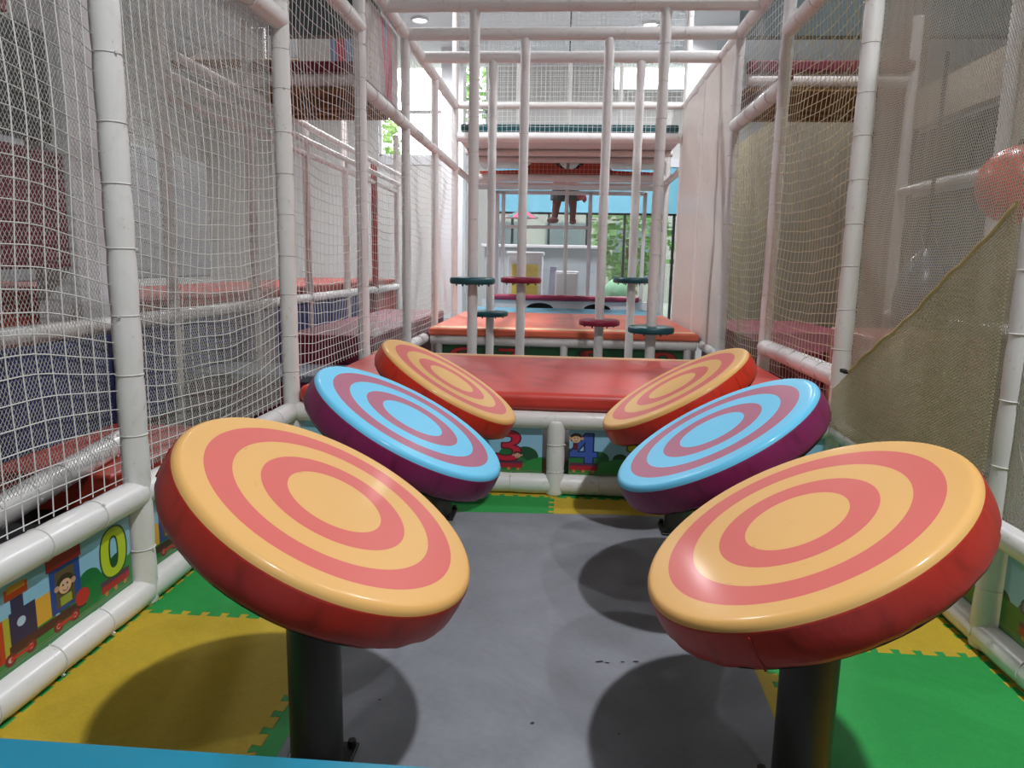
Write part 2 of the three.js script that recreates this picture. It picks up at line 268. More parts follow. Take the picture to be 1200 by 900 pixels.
// far deck nets
function frontNet(z, x0, x1, y0, y1, cell, wire, label, sd) { const g = netGeo(rect(x0, x1, y0, y1), [[0, cell], [H2, cell]], wire, frontMap(z), (u, v) => [0.004 * N(u * 6, v * 6, sd), 0.006 * N(u * 5, v * 4, sd + 4), 0.02 * N(u * 2, v * 2, sd)], 0.12); return tag(mesh('safety_net', g, M.netWhite, scene), label, 'net', 'far deck nets'); }
frontNet(-6.0, -1.16, 1.16, 2.38, 3.6, 0.05, 0.0021, 'tall white net standing on the teal-edged upper deck', 31);
frontNet(-7.2, -1.16, 1.16, 2.1, 2.42, 0.05, 0.002, 'low white net in front of the orange crawl panel', 32);
frontNet(-7.3, -1.16, 1.16, 2.95, 4.1, 0.05, 0.0021, 'far white net hanging high behind the upper deck', 33);

// ------------------------------------------------------------------ floor tiles
const gx = [-1.77, -1.18, -0.6, -0.01, 0.58, 1.165, 1.76], gz = [-1.75, -1.15, -0.55, 0.05, 0.65, 1.25];
function edgePts(a, b, phase) { // dovetail profile along a grid line; every tile on the line uses the same wave
  const n = 10, L = b - a, p = L / n, out = [], A = 0.011;
  for (let i = 0; i < n; i++) { const s = a + i * p; out.push([s + p * 0.04, -A], [s + p * 0.46, -A], [s + p * 0.54 - p * 0.14, A], [s + p * 0.96 + p * 0.14, A]); }
  return out.filter(q => q[0] > a + 0.006 && q[0] < b - 0.006);
}
for (let i = 0; i < gx.length - 1; i++) for (let j = 0; j < gz.length - 1; j++) {
  const x0 = gx[i], x1 = gx[i + 1], z0 = gz[j], z1 = gz[j + 1], pts = [];
  pts.push([x0, z0]); for (const [s, o] of edgePts(x0, x1)) pts.push([s, z0 + o]);
  pts.push([x1, z0]); for (const [s, o] of edgePts(z0, z1)) pts.push([x1 + o, s]);
  pts.push([x1, z1]); for (const [s, o] of edgePts(x0, x1).reverse()) pts.push([s, z1 + o]);
  pts.push([x0, z1]); for (const [s, o] of edgePts(z0, z1).reverse()) pts.push([x0 + o, s]);
  const sh = new THREE.Shape(pts.map(q => new THREE.Vector2(q[0], -q[1])));
  const g = new THREE.ExtrudeGeometry(sh, { depth: 0.0115, bevelEnabled: true, bevelThickness: 0.0008, bevelSize: 0.0006, bevelOffset: -0.0008, bevelSegments: 1, steps: 1 });
  g.rotateX(-H2); g.translate(0, -0.0123, 0);
  mesh('foam_tile', g, (i + j) % 2 ? M.tileG : M.tileY, floor);
}
// grey mat lying down the middle, edges a little wavy
{
  const x0 = -0.535, x1 = 0.53, z0 = -0.93, z1 = 1.12, nx = 40, nz = 70, pos = [], uv = [], idx = [];
  for (let j = 0; j <= nz; j++) for (let i = 0; i <= nx; i++) {
    const a = i / nx, b = j / nz, z = z0 + (z1 - z0) * b + 0.02 * a * (1 - b) * -1 + 0.004 * N(a * 8, 1) + (1 - b) * (1 - a) * 0.05, x = x0 + (x1 - x0) * a + 0.006 * N(3, z * 4) + 0.03 * (1 - b) * (a < 0.5 ? -0.5 : 0);
    pos.push(x, 0.004 + 0.0018 * (N(x * 5, z * 4) + 1), z); uv.push(x * 0.9, z * 0.9);
  }
  const w = nx + 1;
  for (let j = 0; j < nz; j++) for (let i = 0; i < nx; i++) { const p = j * w + i; idx.push(p, p + w, p + 1, p + 1, p + w, p + w + 1); }
  const n0 = pos.length / 3; for (let k = 0; k < n0; k++) { pos.push(pos[3 * k], 0.0008, pos[3 * k + 2]); uv.push(uv[2 * k], uv[2 * k + 1]); }
  const rim = []; for (let i = 0; i < nx; i++) rim.push(i); for (let j = 0; j < nz; j++) rim.push(j * w + nx); for (let i = nx; i > 0; i--) rim.push(nz * w + i); for (let j = nz; j > 0; j--) rim.push(j * w);
  for (let k = 0; k < rim.length; k++) { const a = rim[k], b = rim[(k + 1) % rim.length]; idx.push(a, b, b + n0, a, b + n0, a + n0); }
  const g = new THREE.BufferGeometry(); g.setAttribute('position', new THREE.Float32BufferAttribute(pos, 3)); g.setAttribute('uv', new THREE.Float32BufferAttribute(uv, 2)); g.setIndex(idx); g.computeVertexNormals();
  const t = thing('floor_mat', 'long grey scuffed floor mat laid down the middle between the discs', 'floor mat');
  mesh('sheet', g, M.mat, t);
  // scuffs of dark rubber worn into the mat
  const sc = []; for (const [x, z, w2, d2] of [[0.14, 0.2, 0.018, 0.004], [0.16, 0.203, 0.01, 0.003], [0.2, 0.195, 0.008, 0.003], [0.235, 0.19, 0.012, 0.004], [-0.02, 0.47, 0.007, 0.004], [-0.38, 0.42, 0.004, 0.004], [0.17, 0.49, 0.004, 0.003], [-0.42, 0.6, 0.004, 0.004]]) { const q = new THREE.CircleGeometry(0.5, 7); q.scale(w2 * 1.4, d2 * 1.6, 1); q.rotateX(-H2); q.rotateY(rr(-0.5, 0.5)); q.translate(x, 0.0082, z); sc.push(q); }
  mesh('scuff_marks', mergeGeometries(sc), std({ color: C('#2c2c2e'), roughness: 0.9 }), t).userData.kind = 'stuff';
}

// ------------------------------------------------------------------ tilted target discs
function ringTex(a, b, sd) { // print along the radius: five bands of two dyes
  const edges = [0.383 * 0.25, 0.586 * 0.25, 0.795 * 0.25, 0.25];
  return dataTex(256, 512, (u, v, i, j) => {
    const r = (j + 0.5) / 512 * 0.335, k = edges.findIndex(e => r < e), band = k < 0 ? 4 : k, base = band % 2 ? b : a;
    let s = 1; if (sd) { const q = tn(u, v, 26, sd); if (q > 0.84) s = 0.93; }
    return [base[0] * s, base[1] * s, base[2] * s];
  }, true);
}
const hex01 = (h) => [parseInt(h.slice(1, 3), 16) / 255, parseInt(h.slice(3, 5), 16) / 255, parseInt(h.slice(5, 7), 16) / 255];
const yellowTop = new THREE.MeshPhysicalMaterial({ map: ringTex(hex01('#dfb068'), hex01('#d2685f'), 4), roughness: 0.5, clearcoat: 0.16, clearcoatRoughness: 0.14, specularIntensity: 0.5, bumpMap: vinylBump, bumpScale: 0.0006 });
const blueTop = new THREE.MeshPhysicalMaterial({ map: ringTex(hex01('#68c6ea'), hex01('#a85f78'), 6), roughness: 0.5, clearcoat: 0.16, clearcoatRoughness: 0.14, specularIntensity: 0.5, bumpMap: vinylBump, bumpScale: 0.0006 });
const sideRed = vinyl('#b02a1a', 0.45, 0.15), sideOrange = vinyl('#cc2c14', 0.45, 0.15), sidePlum = vinyl('#7a1a52', 0.45, 0.15);
function discTopGeo() {
  const p = []; for (const r of [0.0005, 0.05, 0.0957, 0.1465, 0.199, 0.225, 0.25, 0.27, 0.281]) p.push(new THREE.Vector2(r, 0.0006 * (1 - (r / 0.27) ** 2)));
  for (let k = 1; k <= 7; k++) { const t = k / 7 * H2 * 0.93; p.push(new THREE.Vector2(0.284 + 0.016 * Math.sin(t), -0.016 * (1 - Math.cos(t)))); }
  const g = new THREE.LatheGeometry(p, 96), uv = g.attributes.uv, n = p.length; // v = arc length along the profile
  const arc = [0]; for (let i = 1; i < n; i++) arc.push(arc[i - 1] + p[i].distanceTo(p[i - 1]));
  for (let i = 0; i < uv.count; i++) uv.setY(i, arc[i % n] / 0.335);
  return g;
}
function discSideGeo(sd) {
  const p = [new THREE.Vector2(0.2992, -0.0135), new THREE.Vector2(0.302, -0.018), new THREE.Vector2(0.304, -0.045), new THREE.Vector2(0.304, -0.058), new THREE.Vector2(0.3025, -0.074), new THREE.Vector2(0.298, -0.083), new THREE.Vector2(0.285, -0.087)];
  const g = new THREE.LatheGeometry(p, 140), q = g.attributes.position;
  for (let i = 0; i < q.count; i++) { // gathered vinyl: shallow vertical puckers that deepen towards the staples
    const x = q.getX(i), y = q.getY(i), z = q.getZ(i), a = Math.atan2(z, x), w = Math.min(1, Math.max(0, (-y - 0.03) / 0.06));
    const f = 1 - 0.012 * w * Math.max(0, N(Math.cos(a) * 9 + sd, Math.sin(a) * 9, sd) * 1.6) - 0.006 * w * Math.abs(N(Math.cos(a) * 22, Math.sin(a) * 22 + sd, 2));
    q.setXYZ(i, x * f, y + 0.004 * w * N(Math.cos(a) * 7, Math.sin(a) * 7 + sd, 7), z * f);
  }
  const uv = g.attributes.uv; for (let i = 0; i < uv.count; i++) uv.setXY(i, uv.getX(i) * 7, uv.getY(i) * 0.25);
  g.computeVertexNormals(); return g;
}
const topGeo = discTopGeo();
function disc(c, slope, top, side, sd, label, nB = 0) {
  const n = V(slope, 1, nB).normalize(), px = c[0] - n.x * 0.1, pz = c[2] - n.z * 0.1;
  const t = thing('target_disc', label, 'balance disc', [px, 0, pz], 'tilted target discs on short posts');
  const head = new THREE.Group(); head.name = 'disc_cushion'; t.add(head);
  head.position.set(c[0] - px, c[1], c[2] - pz); head.quaternion.setFromUnitVectors(V(0, 1, 0), n); head.rotateY(rr(0, 6.28));
  const a = mesh('top_cover', topGeo, top, head); a.userData.label = 'glossy vinyl top printed with rings';
  mesh('side_cover', discSideGeo(sd), side, head);
  const bd = new THREE.CylinderGeometry(0.287, 0.287, 0.012, 64); bd.translate(0, -0.086, 0); mesh('base_board', bd, M.black, head);
  mesh('side_seam', rbox(0.004, 0.062, 0.004, 0.0015, 0.3025, -0.052, 0), side, head);
  const topY = c[1] - n.y * 0.105 + 0.02, pg = new THREE.CylinderGeometry(0.052, 0.052, topY - 0.01, 40); pg.translate(0, (topY + 0.01) / 2, 0); mesh('post', pg, M.postDark, t);
  const bp = mesh('base_plate', rbox(0.135, 0.008, 0.135, 0.003, 0, 0.012, 0), M.steel, t);
  for (const [sx, sz] of [[1, 1], [1, -1], [-1, 1], [-1, -1]]) { const g = new THREE.CylinderGeometry(0.009, 0.009, 0.014, 6); g.translate(sx * 0.055, 0.022, sz * 0.055); mesh('bolt', g, M.steel, bp); }
  return t;
}
disc([-0.399, 0.568, 0.65], 0.563, yellowTop, sideRed, 1, 'yellow and pink ringed disc with dark red side, its post by the yellow tile edge');
disc([0.454, 0.568, 0.649], -0.549, yellowTop, sideRed, 2, 'yellow and pink ringed disc with dark red side, over the big green tile');
disc([-0.408, 0.57, -0.093], 0.549, blueTop, sidePlum, 3, 'blue and mauve ringed disc with plum side, leaning down from the doubled white nets');
disc([0.442, 0.571, -0.069], -0.581, blueTop, sidePlum, 4, 'blue and mauve ringed disc with plum side, leaning down from the olive net fold');
disc([-0.412, 0.567, -0.845], 0.585, yellowTop, sideOrange, 5, 'yellow ringed disc with orange-red side at the red platform, beside the red 3');
disc([0.434, 0.575, -0.785], -0.585, yellowTop, sideOrange, 6, 'yellow ringed disc with orange-red side at the red platform, over the yellow 5');

// ------------------------------------------------------------------ printed panels (flat print: cartoon train, numbers, hills)
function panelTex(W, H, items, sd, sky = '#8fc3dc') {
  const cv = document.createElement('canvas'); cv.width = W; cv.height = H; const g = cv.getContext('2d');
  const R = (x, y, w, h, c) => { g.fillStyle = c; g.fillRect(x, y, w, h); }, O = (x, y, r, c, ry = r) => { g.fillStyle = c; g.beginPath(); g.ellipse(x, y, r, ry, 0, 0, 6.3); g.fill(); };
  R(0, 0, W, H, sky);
  let s = sd; const q = () => { s = (s * 16807) % 2147483647; return s / 2147483647; };
  for (let k = 0; k < 12; k++) O(W * (k + q() * 0.6) / 11, H * 0.62, 30 + q() * 26, k % 2 ? '#1d6b35' : '#174f2b');
  for (let k = 0; k < 6; k++) O(W * (k + 0.4 * q()) / 5, H * 0.98, W * 0.15, k % 2 ? '#2c8a3e' : '#1f7436', H * (0.36 + 0.1 * q()));
  R(0, H * 0.88, W, H * 0.12, '#2b7a3a'); g.strokeStyle = '#6d8a55'; g.lineWidth = 3; for (const y of [0.9, 0.93]) { g.beginPath(); g.moveTo(0, H * y); g.lineTo(W, H * y); g.stroke(); }
  const car = (x, w) => { R(x - w / 2, H * 0.7, w, H * 0.08, '#5a2b4a'); R(x - w / 2, H * 0.76, w, H * 0.09, '#a81f2c'); for (let k = -1; k <= 1; k++) O(x + k * w * 0.33, H * 0.87, H * 0.028, '#c9803a'); };
  const face = (x, y, r) => { O(x, y, r, '#3a2418'); O(x - r * 0.95, y + r * 0.1, r * 0.3, '#c79a78'); O(x + r * 0.95, y + r * 0.1, r * 0.3, '#c79a78'); O(x, y + r * 0.25, r * 0.72, '#dcb390'); O(x - r * 0.25, y + r * 0.05, r * 0.1, '#1a1210'); O(x + r * 0.25, y + r * 0.05, r * 0.1, '#1a1210'); g.strokeStyle = '#5a2a1c'; g.lineWidth = 2; g.beginPath(); g.arc(x, y + r * 0.42, r * 0.28, 0.2, 2.9); g.stroke(); };
  for (const it of items) {
    const x = it.u * W;
    if (it.n !== undefined) {
      car(x, H * 0.46); g.font = `bold ${Math.round(H * 0.82)}px sans-serif`; g.textAlign = 'center'; g.textBaseline = 'alphabetic';
      g.lineWidth = 12; g.lineJoin = 'round'; g.strokeStyle = it.d; g.strokeText(it.n, x, H * 0.7); g.fillStyle = it.c; g.fillText(it.n, x, H * 0.7);
      if (it.f) { face(x - H * 0.13, H * 0.2, H * 0.1); R(x - H * 0.18, H * 0.3, H * 0.08, H * 0.14, '#5a2430'); }
      if (it.g) face(x + H * 0.14, H * 0.58, H * 0.07);
    } else { // engine, boiler towards the lower u
      const k = it.flip ? -1 : 1, b = (dx, y, w, h, c) => R(k > 0 ? x + dx * H : x - (dx + w) * H, y * H, w * H, h * H, c);
      b(-0.62, 0.42, 0.07, 0.42, '#b5241e'); b(-0.55, 0.4, 0.05, 0.44, '#c23a22'); b(-0.5, 0.4, 0.07, 0.42, '#b8b03a'); b(-0.43, 0.38, 0.3, 0.42, '#2a2350'); O(x - k * 0.3 * H, H * 0.52, H * 0.05, '#b9d2e4');
      b(-0.4, 0.24, 0.14, 0.16, '#2a2350'); b(-0.46, 0.12, 0.26, 0.12, '#d8471e'); b(-0.43, 0.1, 0.2, 0.07, '#e8a030'); b(-0.13, 0.4, 0.2, 0.3, '#e0a93c'); b(0.05, 0.18, 0.4, 0.52, '#27408e'); b(0.02, 0.04, 0.46, 0.16, '#a31d2e'); b(0.12, 0.24, 0.25, 0.42, '#5d4a34'); face(x + k * 0.245 * H, H * 0.42, H * 0.115); b(0.17, 0.55, 0.15, 0.1, '#9aa83a');
      b(-0.45, 0.72, 0.95, 0.1, '#4a1c26'); O(x + k * 0.46 * H, H * 0.7, H * 0.1, '#c01f28'); for (const e of [-0.45, -0.22, 0.12, 0.34]) { O(x + k * e * H, H * 0.85, H * 0.065, '#7a1d24'); O(x + k * e * H, H * 0.85, H * 0.03, '#d8a8a0'); }
      b(-0.45, 0.83, 0.26, 0.04, '#c22a2a'); b(0.1, 0.83, 0.26, 0.04, '#c22a2a');
    }
  }
  const t = new THREE.CanvasTexture(cv); t.colorSpace = THREE.SRGBColorSpace; t.anisotropy = 4; return t;
}
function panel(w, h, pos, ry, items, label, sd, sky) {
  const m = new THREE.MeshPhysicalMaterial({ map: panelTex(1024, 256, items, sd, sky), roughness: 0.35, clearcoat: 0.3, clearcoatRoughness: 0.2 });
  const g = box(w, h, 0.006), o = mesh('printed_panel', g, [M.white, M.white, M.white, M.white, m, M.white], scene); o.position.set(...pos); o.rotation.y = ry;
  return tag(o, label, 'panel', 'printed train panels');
}
const ph = 0.226, py = 0.191;
// left: facing +x, so local +x runs towards -z
panel(1.1, ph, [-1.205, py, 0.6], H2, [{ u: 0.69 }, { n: '0', u: 0.93, c: '#b8cf2c', d: '#2f4a1e' }], 'printed panel with cartoon train engine and a green 0 under the side net', 11);
panel(1.1, ph, [-1.205, py, -0.6], H2, [{ u: 0.03 }, { n: '1', u: 0.45, c: '#c9302c', d: '#401414' }, { n: '2', u: 0.8, c: '#2f9a48', d: '#123c1e' }], 'printed panel with a second train engine behind the yellow disc', 12);
panel(1.1, ph, [-0.61, py, -1.205], 0, [{ n: '1', u: 0.2, c: '#e0902c', d: '#59330c' }, { n: '2', u: 0.5, c: '#2f9a48', d: '#123c1e' }, { n: '3', u: 0.865, c: '#c8203c', d: '#4d0f1c', g: 1 }], 'printed panel with a red 3 below the red platform', 13);
panel(1.1, ph, [0.61, py, -1.205], 0, [{ n: '4', u: 0.06, c: '#3d5cb0', d: '#16254f', f: 1 }, { n: '5', u: 0.28, c: '#cfc22a', d: '#5a5010' }, { n: '6', u: 0.75, c: '#c9302c', d: '#401414' }], 'printed panel with a blue 4 and a yellow 5 below the red platform', 14);
// right: facing -x, local +x runs towards +z
panel(1.1, ph, [1.205, py, -0.6], -H2, [{ n: '2', u: 0.3, c: '#2f9a48', d: '#123c1e' }, { n: '3', u: 0.75, c: '#c8203c', d: '#4d0f1c' }], 'printed panel of green hills in the shade of the yellow disc by the olive net', 15);
panel(1.1, ph, [1.205, py, 0.6], -H2, [{ n: '4', u: 0.13, c: '#4a6c94', d: '#16254f', f: 1 }, { n: '5', u: 0.6, c: '#cfc22a', d: '#5a5010' }], 'printed panel with a grey-blue 4 past the thick post', 16);
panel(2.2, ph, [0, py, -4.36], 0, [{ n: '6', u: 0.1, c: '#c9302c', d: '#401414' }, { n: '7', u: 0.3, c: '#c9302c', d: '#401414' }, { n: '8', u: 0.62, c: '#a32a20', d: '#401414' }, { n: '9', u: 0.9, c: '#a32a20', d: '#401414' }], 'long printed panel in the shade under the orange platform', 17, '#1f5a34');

// ------------------------------------------------------------------ platforms
function padGeo(x0, x1, y0, y1, z0, z1, r, amp, sd) {
  const g = new RoundedBoxGeometry(x1 - x0, y1 - y0, z1 - z0, 6, r); g.translate((x0 + x1) / 2, (y0 + y1) / 2, (z0 + z1) / 2);
  const p = g.attributes.position, uv = g.attributes.uv; for (let i = 0; i < p.count; i++) uv.setXY(i, p.getX(i) * 0.6, (p.getZ(i) + p.getY(i)) * 0.6); return g;
}
const d1 = thing('platform_scaffold', 'white padded tube frame under the red platform', 'tube scaffold');
tube(d1, 'rail', [-1.2, hR, -1.2], [1.2, hR, -1.2], RH, M.pad, 0.3); tube(d1, 'rail', [-1.2, 0.045, -1.2], [1.2, 0.045, -1.2], RH + 0.003, M.pad, 0.2);
tube(d1, 'post', [0, 0, -1.19], [0, hR, -1.19], 0.04, M.pad, 0.12);
tube(d1, 'rail', [-1.16, hR, -2.36], [1.16, hR, -2.36], RH, M.pad, 0.3);
const p1 = thing('platform_pad', 'wide red vinyl pad on the platform behind the discs', 'platform pad');
mesh('pad', padGeo(-1.155, 1.155, 0.382, 0.462, -2.4, -1.165, 0.03), M.redTop, p1);
mesh('edge_strip', rboxAB(-1.15, 1.15, 0.42, 0.468, -2.44, -2.385, 0.012), M.beige, p1);
const d2 = thing('platform_scaffold', 'white padded tube frame under the orange platform', 'tube scaffold');
tube(d2, 'rail', [-1.15, 0.35, -4.33], [1.15, 0.35, -4.33], 0.045, M.pad, 0.3);
for (const x of [-1.08, 0.02, 1.08]) tube(d2, 'post', [x, 0, -4.33], [x, 0.34, -4.33], 0.033, M.pad, 0.12);
const p2 = thing('platform_pad', 'orange vinyl pad on the platform behind the stepping poles', 'platform pad');
mesh('pad', padGeo(-1.16, 1.16, 0.39, 0.455, -6.5, -4.27, 0.02), M.orangePad, p2);
{ // sun-bleached front hem, torn to a ragged outline
  const sh = new THREE.Shape(); sh.moveTo(-1.13, 0); for (let i = 0; i <= 50; i++) { const x = -1.13 + 2.26 * i / 50; sh.lineTo(x, 0.13 + 0.09 * (N(x * 3, 2) + 0.4) + 0.02 * N(x * 14, 4)); } sh.lineTo(1.13, 0);
  const g = new THREE.ExtrudeGeometry(sh, { depth: 0.0015, bevelEnabled: false }); g.rotateX(-H2); g.translate(0, 0.4553, -4.29); mesh('worn_hem', g, vinyl('#ecc9a0', 0.6, 0), p2);
}
tag(mesh('floor_pad', padGeo(-1.16, 1.16, 0.38, 0.44, -7.7, -6.52, 0.015), M.bluePad, scene), 'dusty blue pad between the orange platform and the maroon bar', 'floor pad');
tag(mesh('step_pad', padGeo(-1.15, 1.15, 0.3, 0.405, 1.143, 1.75, 0.006), M.blueEdge, scene), 'blue padded step edge in front of the yellow tile', 'step pad');

// ------------------------------------------------------------------ stepping poles
function steppingPole(x, z, seatY, mat, label) {
  const t = thing('stepping_pole', label, 'stepping pole', [x, 0, z], 'stepping poles with round seats');
  tube(t, 'pole', [0, 0, 0], [0, HR - 0.03, 0], 0.034, M.padWarm, 0.21);
  const p = []; for (const [r, y] of [[0.036, -0.022], [0.14, -0.022], [0.15, -0.018], [0.155, -0.008], [0.155, 0.01], [0.15, 0.02], [0.138, 0.025], [0.036, 0.026]]) p.push(new THREE.Vector2(r, y));
  const g = new THREE.LatheGeometry(p, 48); g.translate(0, seatY, 0);
  const s = mesh('round_seat', g, mat, t);
  for (let k = 0; k < 6; k++) { const b = new THREE.CylinderGeometry(0.006, 0.006, 0.014, 8); b.translate(Math.cos(k * 1.047) * 0.11, seatY - 0.028, Math.sin(k * 1.047) * 0.11); mesh('bolt', b, M.steel, s); }
}
steppingPole(-0.612, -3.0, 0.896, M.teal, 'white pole with a high teal seat on the crossbar nearest the red platform');
steppingPole(0.605, -3.0, 0.592, M.teal, 'white pole with a low teal seat on the crossbar nearest the red platform');
steppingPole(-0.318, -3.6, 0.893, M.magenta, 'white pole with a high magenta seat');
steppingPole(0.283, -3.6, 0.586, M.magenta, 'white pole with a low magenta seat');
steppingPole(-0.615, -4.2, 0.592, M.teal, 'white pole with a low teal seat against the orange platform');
steppingPole(0.567, -4.2, 0.895, M.teal, 'white pole with a high teal seat against the orange platform');

// ------------------------------------------------------------------ white vinyl sheets on the right
function sheetGeo(z0, z1, y0, y1, x, sd) {
  const nz = 30, ny = 50, g = new THREE.BufferGeometry(), pos = [], uv = [], idx = [];
  for (let s = 0; s < 2; s++) for (let j = 0; j <= ny; j++) for (let i = 0; i <= nz; i++) {
    const a = i / nz, b = j / ny, z = z0 + (z1 - z0) * a, y = y0 + (y1 - y0) * b, e = Math.min(1, 6 * a * (1 - a));
    const f = 0.011 * e * (N(z * 2.2 + y * 1.1 + sd, y * 0.8 - z, sd) + 0.4 * N(z * 6 + y * 3, y * 2 - z * 3, sd)) + 0.009 * e * Math.max(0, 0.5 - 4 * Math.abs(N(z * 1.3 + y * 0.9 + sd, 3, 1)));
    pos.push(x + f + s * 0.002, y, z); uv.push(z * 0.7, y * 0.7);
  }
  const w = nz + 1, n0 = w * (ny + 1); for (let j = 0; j < ny; j++) for (let i = 0; i < nz; i++) { const p = j * w + i; idx.push(p, p + 1, p + w, p + 1, p + w + 1, p + w); const q = p + n0; idx.push(q, q + w, q + 1, q + 1, q + w, q + w + 1); }
  g.setAttribute('position', new THREE.Float32BufferAttribute(pos, 3)); g.setAttribute('uv', new THREE.Float32BufferAttribute(uv, 2)); g.setIndex(idx); g.computeVertexNormals(); return g;
}
tag(mesh('vinyl_sheet', sheetGeo(-4.78, -3.63, 0.36, 2.62, 1.18, 2), M.sheet, scene), 'creased white vinyl sheet laced up next to the beige net', 'vinyl sheet', 'white vinyl sheets');
tag(mesh('vinyl_sheet', sheetGeo(-5.97, -4.82, 0.44, 2.62, 1.18, 5), M.sheet, scene), 'creased white vinyl sheet beside the orange platform', 'vinyl sheet', 'white vinyl sheets');

// ------------------------------------------------------------------ striped banner and maroon edges on the side frames
function canvasTex(W, H, draw) { const c = document.createElement('canvas'); c.width = W; c.height = H; draw(c.getContext('2d'), W, H); const t = new THREE.CanvasTexture(c); t.colorSpace = THREE.SRGBColorSpace; return t; }
const stripe = (g, W, H) => { g.fillStyle = '#e6e2e0'; g.fillRect(0, 0, W, H); const st = (x, w, c, k) => { g.fillStyle = c; g.beginPath(); g.moveTo(x, 0); g.lineTo(x + w, 0); g.lineTo(x + w + k, H); g.lineTo(x + k, H); g.fill(); }; st(W * 0.62, W * 0.1, '#8fb8d8', W * 0.1); st(W * 0.72, W * 0.13, '#e2839c', -W * 0.02); st(W * 0.56, W * 0.08, '#e2839c', W * 0.14); g.fillStyle = '#b9a860'; for (let k = 0; k < 9; k++) g.fillRect(W * 0.3 + (k % 3) * 6, H * (0.4 + 0.05 * k), 8, 8); };
const bannerMat = new THREE.MeshPhysicalMaterial({ map: canvasTex(512, 256, stripe), roughness: 0.95, transmission: 0.45, thickness: 0 });
{ const o = mesh('striped_banner', box(1.1, 0.56, 0.006), [M.white, M.white, M.white, M.white, bannerMat, M.white], scene); o.position.set(-1.25, 2.34, -3.0); o.rotation.y = H2; tag(o, 'white banner with pink and blue slanting stripes behind a short net', 'banner'); }
tag(mesh('edge_pad', rboxAB(-1.25, -1.21, 2.06, 2.1, -3.57, -2.43, 0.01), M.maroon, scene), 'thin maroon edge pad under the striped banner', 'edge pad');
tag(mesh('edge_pad', rboxAB(1.22, 1.26, 2.06, 2.12, -3.57, -2.43, 0.01), M.maroon, scene), 'thin maroon edge pad on the rail above the beige net', 'edge pad');

// ------------------------------------------------------------------ side lane beyond the doubled white nets
const ol = thing('lane_scaffold', 'padded tube frame of the side lane with the blue boards', 'tube scaffold');
for (const z of [-2.4, -3.6, -4.8, -6.0, -8.4]) tube(ol, 'post', [-2.4, 0, z], [-2.4, 2.75, z], 0.034, M.padPink, 0.3);
tube(ol, 'post', [-2.4, 0, -7.2], [-2.4, 2.2, -7.2], 0.04, vinyl('#9c2a2c'), 0.3);
tube(ol, 'rail', [-2.4, 0.66, 1.2], [-2.4, 0.66, -8.4], 0.042, M.pad, 0.4);
for (const [y, x] of [[1.98, -2.4], [2.08, -2.36], [2.18, -2.3]]) tube(ol, 'rail', [x, y, -2.4], [x, y, -8.4], 0.028, M.padPink, 0.6);
tube(ol, 'rail', [-1.72, 0.2, 0.1], [-1.96, 0.2, -1.15], 0.05, M.pad, 0.2);
for (let k = 0; k < 6; k++) { const z1 = 0.6 - k * 1.2; tag(mesh('side_board', rboxAB(-2.43, -2.39, 0.08, 0.61, z1 - 1.14, z1, 0.01), M.bluePanel, scene), ['blue padded board below the low white rail, by the maroon wall board', 'blue padded board below the low white rail, behind the doubled nets', 'blue padded board below the low white rail, at the second post of the doubled nets', 'blue padded board below the low white rail, over the maroon blocks', 'blue padded board below the low white rail, past the maroon blocks', 'blue padded board below the low white rail, by the dark red post'][k], 'board', 'blue boards along the side lane'); }
function block(x0, x1, y1, z0, z1, mat, label, cap, name = 'foam_block', y0 = 0.002) {
  const t = thing(name, label, 'foam block', [(x0 + x1) / 2, y0, (z0 + z1) / 2]);
  const h = y1 - y0; mesh('body', rbox(x1 - x0, cap ? h - 0.05 : h, z1 - z0, 0.015, 0, (cap ? h - 0.05 : h) / 2, 0), mat, t);
  if (cap) mesh('cap', rbox(x1 - x0 + 0.01, 0.052, z1 - z0 + 0.01, 0.012, 0, h - 0.026, 0), cap, t);
}
block(-2.34, -1.3, 0.3, -2.95, -2.45, M.maroon, 'low maroon foam block with grey cap beside the red platform', M.greyEdge);
block(-1.95, -1.3, 0.5, -5.9, -3.0, M.maroon, 'long high maroon foam block in the side lane');
block(-2.3, -1.3, 0.3, -7.4, -6.0, M.bluePanel, 'blue foam block at the far end of the side lane', M.greyEdge);
block(-2.3, -1.75, 0.16, -1.6, -0.7, vinyl('#b8402c'), 'low red foam block under the doubled nets');
block(-3.7, -2.46, 0.76, -8.6, -2.2, vinyl('#a4524a', 0.6, 0), 'long orange raised floor beyond the blue boards');
block(-3.7, -2.8, 0.86, -2.15, 0.8, vinyl('#b0402e'), 'red-brown raised floor below the maroon wall board');
tag(mesh('lane_mat', rboxAB(-2.36, -1.26, -0.0115, 0.004, -2.45, 1.2, 0.002), M.black, scene), 'black mat on the floor of the side lane', 'mat');
tag(mesh('wall_board', rboxAB(-2.6, -2.52, 0.95, 1.52, -1.66, 0.6, 0.012), M.maroon, scene), 'dark maroon padded wall board behind the doubled nets', 'wall board');
tag(mesh('wall_board', rboxAB(-2.6, -2.52, 1.56, 2.08, -1.6, 0.6, 0.012), vinyl('#20262a'), scene), 'black padded wall board above the maroon one', 'wall board');
tag(mesh('wall_board', rboxAB(-2.62, -2.54, 2.1, 2.5, -1.4, 0.6, 0.012), vinyl('#a24452'), scene), 'rose padded wall board above the black one', 'wall board');
tag(mesh('wall_column', rboxAB(-2.75, -2.5, -0.013, 2.9, -1.98, -1.69, 0.01), M.white, scene), 'square white column beside the maroon wall board', 'column');
tag(mesh('wall_board', rboxAB(-4.3, -4.2, 0.8, 2.1, -6.5, -2.0, 0.02), std({ color: C('#8f979a'), roughness: 0.7 }), scene), 'pale grey partition board beyond the orange raised floor', 'partition');
